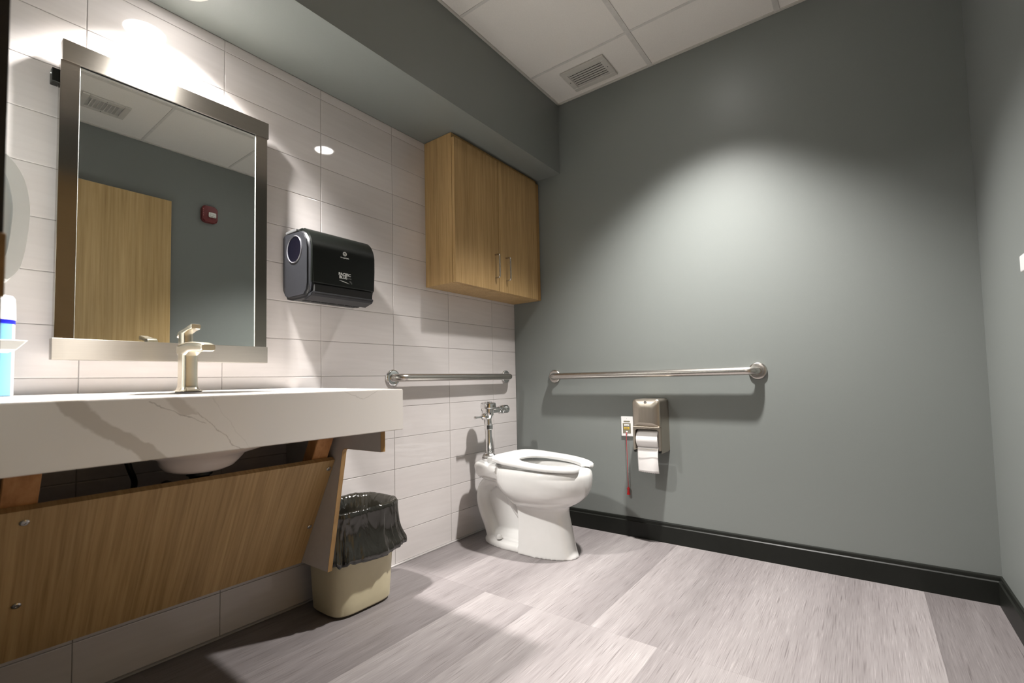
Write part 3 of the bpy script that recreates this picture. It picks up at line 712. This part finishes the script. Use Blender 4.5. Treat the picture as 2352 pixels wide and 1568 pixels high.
for s in (-1, 1):
    boxo('hinge', .205, .275, TY+s*0.078-0.016, TY+s*0.078+0.016, .431, .462, M['seat'], tl, 0.005, 2)
    boxo('bumper', .60, .62, TY+s*0.150-0.006, TY+s*0.150+0.006, .430, seat_z(.61)-0.018, M['grey_white'], tl)
    obj('bolt_cap', lathe(BM(), [(.0155, 0), (.015, .012), (.011, .019), (.004, .022)], (.262, TY+s*0.074, .042), 'z', 20), M['china'], tl)

# ------------------------------------------------------------------ flush valve
VX, VY = 0.140, TY
fv = thing('flush_valve', 'chrome flush valve standing on the back of the toilet', 'flush valve', (VX, VY, 0.432))
o = (VX, VY, 0.0)
obj('spud_flange', lathe(BM(), [(.038, .4325), (.039, .440), (.035, .456), (.027, .465), (.019, .468)], o, 'z', 8), M['chrome'], fv, 20)
obj('down_tube', lathe(BM(), [(.0175, .455), (.0175, .605)], o, 'z', 28), M['chrome'], fv)
obj('coupling', lathe(BM(), [(.0225, .597), (.0235, .600), (.0235, .622), (.0215, .625)], o, 'z', 10), M['chrome'], fv, 20)
obj('valve_body', lathe(BM(), [(.0185, .62), (.0175, .655), (.022, .668), (.029, .678), (.030, .712), (.026, .716)], o, 'z', 28), M['chrome'], fv)
obj('top_cap', lathe(BM(), [(.030, .7115), (.043, .716), (.0450, .722), (.0430, .742), (.036, .7465), (.022, .7475), (.021, .751), (.001, .752)], o, 'z', 28), M['chrome'], fv, 30)
obj('side_arm', lathe(BM(), [(.016, .0), (.016, .075), (.022, .078), (.022, .095), (.016, .097)], (VX, VY+.02, .700), 'y', 24), M['chrome'], fv)
obj('control_stop', lathe(BM(), [(.020, .0), (.0245, .006), (.0245, .020), (.021, .024), (.0235, .030), (.0245, .040), (.0245, .054), (.021, .058), (.001, .059)], (VX, VY+.110, .701), 'y', 24), M['chrome'], fv, 30)
obj('supply_pipe', lathe(BM(), [(.028, .0005), (.026, .006), (.0135, .008), (.0135, VX)], (0, VY+.128, .701), 'x', 24), M['chrome'], fv, 30)
hh = obj('handle_boss', lathe(BM(), [(.019, .0), (.019, -.016), (.0155, -.018), (.018, -.022), (.018, -.030), (.012, -.036), (.0085, -.042)], (VX, VY-.016, .672), 'y', 24), M['chrome'], fv, 30)
obj('handle', lathe(BM(), [(.0065, .0), (.0058, -.045), (.0075, -.052), (.0075, -.060), (.004, -.064)], (VX, VY-.055, .670), 'y', 16), M['chrome'], hh)

# ================================================================== TOILET PAPER HOLDER
tp = thing('paper_holder', 'satin steel toilet paper holder on the grey wall', 'toilet paper holder', (0.931, 0.0, 0.48))
HX0, HX1, HYF, HZ0, HZ1 = 0.8565, 1.0040, -0.128, 0.482, 0.7545
# side and top skin: rounded at the upper corners, hollow
outer = rrect(HX0, HX1, HZ0, HZ1, [0.002, 0.002, 0.018, 0.018], 5)
innr = rrect(HX0+0.0022, HX1-0.0022, HZ0-0.004, HZ1-0.0022, [0.001, 0.001, 0.016, 0.016], 5)
bm = BM(); n = len(outer)
V = [[bm.verts.new((p[0], y, p[1])) for p in P] for P, y in ((outer, HYF+0.008), (outer, -0.0005), (innr, -0.0005), (innr, HYF+0.008))]
for a, b in zip(V, V[1:]+V[:1]):
    for i in range(n-0):
        if 5 <= i < 6: continue
        bm.faces.new((a[i], a[(i+1) % n], b[(i+1) % n], b[i]))
bm.faces.ensure_lookup_table()
obj('case', bm, M['steel2'], tp, 35)
boxo('back_plate', HX0+0.003, HX1-0.003, -0.004, -0.0008, HZ0+0.004, HZ1-0.004, M['steel2'], tp)
# upper cover: swelling front
def cov(i, y, zlo):
    return [Vector((x, y, z)) for x, z in rrect(HX0+i, HX1-i, zlo+i*0.6, HZ1-i, [0.004, 0.004, 0.018, 0.018], 6)]
cvr = obj('upper_cover', loft(BM(), [cov(0, HYF+0.010, .612), cov(0, HYF+0.002, .612), cov(.004, HYF-.003, .612), cov(.012, HYF-.007, .612), cov(.030, HYF-.013, .612), cov(.042, HYF-.0145, .612)]), M['steel2'], tp, 60)
lk = obj('lock', lathe(BM(), [(.0065, 0), (.0075, -.002), (.006, -.004), (.001, -.004)], (0.9305, HYF-.0085, .7385), 'y', 20), M['chrome'], tp)
boxo('keyhole', .9297, .9313, HYF-.0131, HYF-.0122, .7362, .7395, M['dark_gap'], lk)
# lower frame round the opening
bm = BM(); of = rrect(HX0+.001, HX1-.001, HZ0+.012, .614, [.003, .003, .006, .006], 5); nf = rrect(HX0+.011, HX1-.011, HZ0+.004, .6005, [.001, .001, .014, .014], 5)
V = [[bm.verts.new((p[0], y, p[1])) for p in P] for P, y in ((of, HYF-.004), (of, HYF+.012), (nf, HYF+.012), (nf, HYF-.004))]; n = len(of)
for a, b in zip(V, V[1:]+V[:1]):
    for i in range(n):
        if i == 5: continue
        bm.faces.new((a[i], a[(i+1) % n], b[(i+1) % n], b[i]))
obj('opening_frame', bm, M['steel2'], tp, 40)
obj('hem_bar', tube(BM(), [(HX0+.004, HYF-.006, .612), (HX1-.004, HYF-.006, .612)], .0042, 12), M['steel2'], tp)
for x in (HX0+.008, HX1-.008): obj('pivot_foot', lathe(BM(), [(.0055, -.006), (.0055, .006), (.001, .007)], (x, HYF+.002, HZ0+.006), 'y', 14), M['black_plastic'], tp)
obj('spindle', lathe(BM(), [(.012, 0), (.012, HX1-HX0-.006)], (HX0+.003, -.079, .546), 'x', 16), M['grey_white'], tp)
obj('tear_bar', tube(BM(), [(HX0+.006, HYF-.002, .4985), (HX1-.006, HYF-.002, .4985)], .0009, 8), M['tan_panel'], tp)
rl = thing('paper_roll', 'white toilet paper roll hanging in the steel holder', 'toilet paper', (0.928, -.075, .50))
RX0, RX1, RR = 0.8695, 0.9835, 0.0510
obj('roll', lathe(BM(), [(.019, 0), (RR-.002, 0), (RR, .002), (RR, RX1-RX0-.002), (RR-.002, RX1-RX0), (.019, RX1-RX0), (.019, 0)], (RX0, -.079, .546), 'x', 48, cap=False), M['paper'], rl, 30)
bm = BM(); rows_ = []
for k in range(15):
    f = k/14; z = .505-f*.125; y = -.079-RR*.72-.0012 - .003*math.sin(f*3)
    rows_.append([Vector((RX0+.004+(RX1-RX0-.006)*u, y+.0035*math.sin(u*4+f*2)*f + (.010*max(0, u-.75)*4*f*f), z - (.004*u*(k == 14)) + (.0012*math.sin(u*60) if k == 14 else 0))) for u in [i/20 for i in range(21)]])
vs = [[bm.verts.new(p) for p in r] for r in rows_]
for a, b in zip(vs, vs[1:]):
    for i in range(20): bm.faces.new((a[i], a[i+1], b[i+1], b[i]))
sh = obj('loose_sheet', bm, M['paper'], rl, 60); so = sh.modifiers.new('thickness', 'SOLIDIFY'); so.thickness = 0.0006

# ================================================================== EMERGENCY PULL STATION
cp = thing('call_station', 'white emergency call plate with red pull cord beside the paper holder', 'call station', (0.770, 0.0, 0.598))
pl = obj('plate', prism(BM(), rrect(.7345, .8065, .543, .653, .004, 4), 'y', -.0075, -.0005, .003, 2), M['white_plastic'], cp, 40)
boxo('inner_panel', .7455, .7920, -.0090, -.0070, .5615, .6165, M['tan_panel'], cp, .0008, 1)
obj('speaker_slot', prism(BM(), rrect(.7505, .7885, .6215, .6290, .0036, 4), 'y', -.0082, -.0070), M['tan_panel'], cp, 0)
boxo('plate_screw', .7685, .7705, -.0082, -.0070, .6395, .6415, M['dark_gap'], cp)
l1 = boxo('white_label', .7545, .7830, -.0098, -.0088, .6000, .6095, M['white_plastic'], cp)
l2 = boxo('yellow_label', .7535, .7840, -.0098, -.0088, .5815, .5945, M['yellow'], cp)
for a, b, z, p in ((.7585, .7790, .6047, l1), (.7605, .7770, .5900, l2), (.7570, .7805, .5857, l2)):
    boxo('print_line', a, b, -.0101, -.0097, z-.0010, z+.0010, M['ink_dim'], p)
obj('cord_eyelet', lathe(BM(), [(.0052, 0), (.0045, -.006), (.001, -.008)], (.7695, -.0088, .5675), 'y', 16), M['white_plastic'], cp)
obj('pull_cord', tube(BM(), catmull([(.7695, -.0150, .5680), (.7690, -.0165, .5600), (.7688, -.0165, .50), (.7690, -.0160, .40), (.7705, -.0165, .262)], 6), .0016, 8), M['redcord'], cp)
obj('cord_knot', lathe(BM(), [(.001, -.004), (.0035, 0), (.001, .004)], (.7698, -.0165, .556), 'z', 10), M['redcord'], cp)
obj('pull_bell', lathe(BM(), [(.004, .266), (.0078, .262), (.0062, .250), (.0066, .240), (.0092, .230), (.0088, .227), (.001, .227)], (.7705, -.0165, 0), 'z', 18), plain('bright_red_plastic', (0.42, 0.008, 0.010), 0.3), cp)

# ================================================================== WASTE BIN AND LINER
BXC, BYC = 0.162, -1.328
def binring(z, hx, hy, p=4.2, n=96):
    out = []
    for i in range(n):
        a = 2*PI*i/n; c, s = math.cos(a), math.sin(a)
        out.append(Vector((BXC+hx*math.copysign(abs(c)**(2/p), c), BYC+hy*math.copysign(abs(s)**(2/p), s), z)))
    return out
wbk = thing('waste_bin', 'beige plastic waste bin on the floor beside the vanity', 'waste bin', (BXC, BYC, 0))
obj('shell', loft(BM(), [binring(.010, .084, .108), binring(.008, .100, .124), binring(.014, .105, .129), binring(.05, .107, .131), binring(.20, .115, .140), binring(.372, .122, .149), binring(.378, .127, .154), binring(.384, .127, .154), binring(.384, .119, .146),
                        binring(.20, .109, .133), binring(.03, .102, .125), binring(.02, .090, .110)]), M['bin'], wbk, 40)
for sx in (-1, 1):
    for sy in (-1, 1): boxo('foot', BXC+sx*.056-.020, BXC+sx*.056+.020, BYC+sy*.076-.020, BYC+sy*.076+.020, 0, .0085, M['bin'], wbk, .003, 2)
lb = thing('bin_liner', 'black plastic bag folded over the rim of the beige bin', 'bin liner', (BXC, BYC, .20))
NB = 220
def liner(z, off, amp, zamp, ph):
    out = []
    for i, p in enumerate(binring(z, .127+off, .154+off, 4.2, NB)):
        a = 2*PI*i/NB; dvec = Vector((p.x-BXC, p.y-BYC, 0)).normalized()
        f = noise.noise(Vector((math.cos(a)*3.2, math.sin(a)*3.2, z*5+ph))) + 0.6*noise.noise(Vector((math.cos(a)*9, math.sin(a)*9, z*7+ph))) + 0.35*noise.noise(Vector((math.cos(a)*22, math.sin(a)*22, z*16+ph)))
        g = noise.noise(Vector((math.cos(a)*2.5+7, math.sin(a)*2.5, ph))) + .5*noise.noise(Vector((math.cos(a)*11+3, math.sin(a)*11, ph)))
        v = p + dvec*(amp*f) + Vector((0, 0, zamp*g))
        if v.z > .199: v.y = max(v.y, -1.4905)
        out.append(v)
    return out
R_ = [(.20, -.046, .010, 0), (.28, -.034, .010, 0), (.34, -.024, .006, 0), (.378, -.016, .003, .002), (.3915, -.006, .002, .003), (.394, .002, .002, .003), (.386, .0065, .0022, .004), (.372, .0068, .0025, .002), (.35, .007, .004, .0), (.32, .008, .006, 0),
      (.295, .009, .008, 0), (.272, .013, .010, .002), (.252, .018, .012, .004), (.236, .025, .015, .009), (.222, .029, .015, .013), (.212, .026, .014, .015), (.208, .016, .010, .015), (.214, .006, .004, .010)]
obj('bag', loft(BM(), [liner(*r, 1.7) for r in R_], True, False), M['bag'], lb, 80, None, False)

# ================================================================== COUNTER-TOP CAN, WALL SOAP DISPENSER
KX, KY = 0.10, -2.2895; kz = ctop(KX)
ac = thing('aerosol_can', 'light blue spray can with white cap on the counter', 'spray can', (KX, KY, kz))
obj('can_body', lathe(BM(), [(.031, .0003), (.033, .003), (.033, .186), (.031, .190)], (KX, KY, kz), 'z', 40), M['can_blue'], ac)
obj('blue_band', lathe(BM(), [(.0333, .181), (.0333, .193), (.031, .194)], (KX, KY, kz), 'z', 40), M['blue'], ac)
obj('cap', lathe(BM(), [(.031, .190), (.0345, .1915), (.0345, .197), (.0330, .235), (.0320, .246), (.028, .252), (.001, .2535)], (KX, KY, kz), 'z', 40), M['white_plastic'], ac)
sd = thing('soap_dispenser', 'white wall soap dispenser with drip tray at the left edge', 'soap dispenser', (0.365, FRONT, 1.09))
front = catmull([(FRONT+.003, 1.372, 0), (-2.330, 1.366, 0), (-2.308, 1.350, 0), (-2.288, 1.312, 0), (-2.2785, 1.255, 0), (-2.2800, 1.205, 0), (-2.284, 1.160, 0), (-2.291, 1.122, 0), (-2.305, 1.098, 0), (-2.320, 1.090, 0), (FRONT+.003, 1.090, 0)], 5)
fr = [(p.x, p.y) for p in front]
cxp, czp = FRONT+.003, 1.235
inn = [(cxp+(y-cxp)*0.74, czp+(z-czp)*0.86) for y, z in fr]
obj('housing', prism(BM(), inn, 'x', .312, .420, .004, 2), M['grey_white'], sd, 40)
obj('front_shell', prism(BM(), fr + inn[::-1], 'x', .302, .434, .011, 4), M['white_plastic'], sd, 60)
boxo('nozzle', .350, .382, -2.345, -2.315, 1.072, 1.095, M['grey_white'], sd, .004, 2)
boxo('wall_plate', .318, .414, FRONT+.0005, FRONT+.010, .935, 1.10, M['white_plastic'], sd, .002, 1)
obj('drip_tray', prism(BM(), [(FRONT+.002, .952), (-2.291, .952), (-2.2745, .9725), (FRONT+.002, .9725)], 'x', .306, .426, .001, 1), M['white_plastic'], sd, 35)

# ================================================================== RIGHT WALL: STROBE ALARM, SMALL BOX
fa = thing('alarm_strobe', 'red fire alarm strobe on the wall, seen in the mirror', 'fire alarm', (ROOM_W, -1.022, 2.17))
bm = prism(BM(), rrect(-1.074, -.972, 2.108, 2.230, .020, 6), 'x', ROOM_W-.038, ROOM_W-.0005, .009, 3); obj('housing', bm, M['red'], fa, 40)
bm = prism(BM(), rrect(-1.036, -.986, 2.144, 2.182, .008, 4), 'x', ROOM_W-.054, ROOM_W-.036, .007, 2); obj('strobe_lens', bm, M['bulb_clear'], fa, 40)
for k, ch in enumerate('FIRE'): text('letter', ch, .013, frame_mx(ROOM_W-.0384, -1.068, 2.198-.015*k), plain('pink_print', (.60, .25, .25), .6) if k == 0 else bpy.data.materials['pink_print'], fa)
bx = thing('wall_box', 'small white plastic box on the wall at the right edge', 'wall box', (ROOM_W, -.68, 1.15))
boxo('cover', ROOM_W-.017, ROOM_W-.003, -.740, -.618, 1.130, 1.176, M['white_plastic'], bx, .004, 2)
boxo('base', ROOM_W-.0035, ROOM_W-.0002, -.736, -.622, 1.134, 1.172, M['grey_white'], bx)
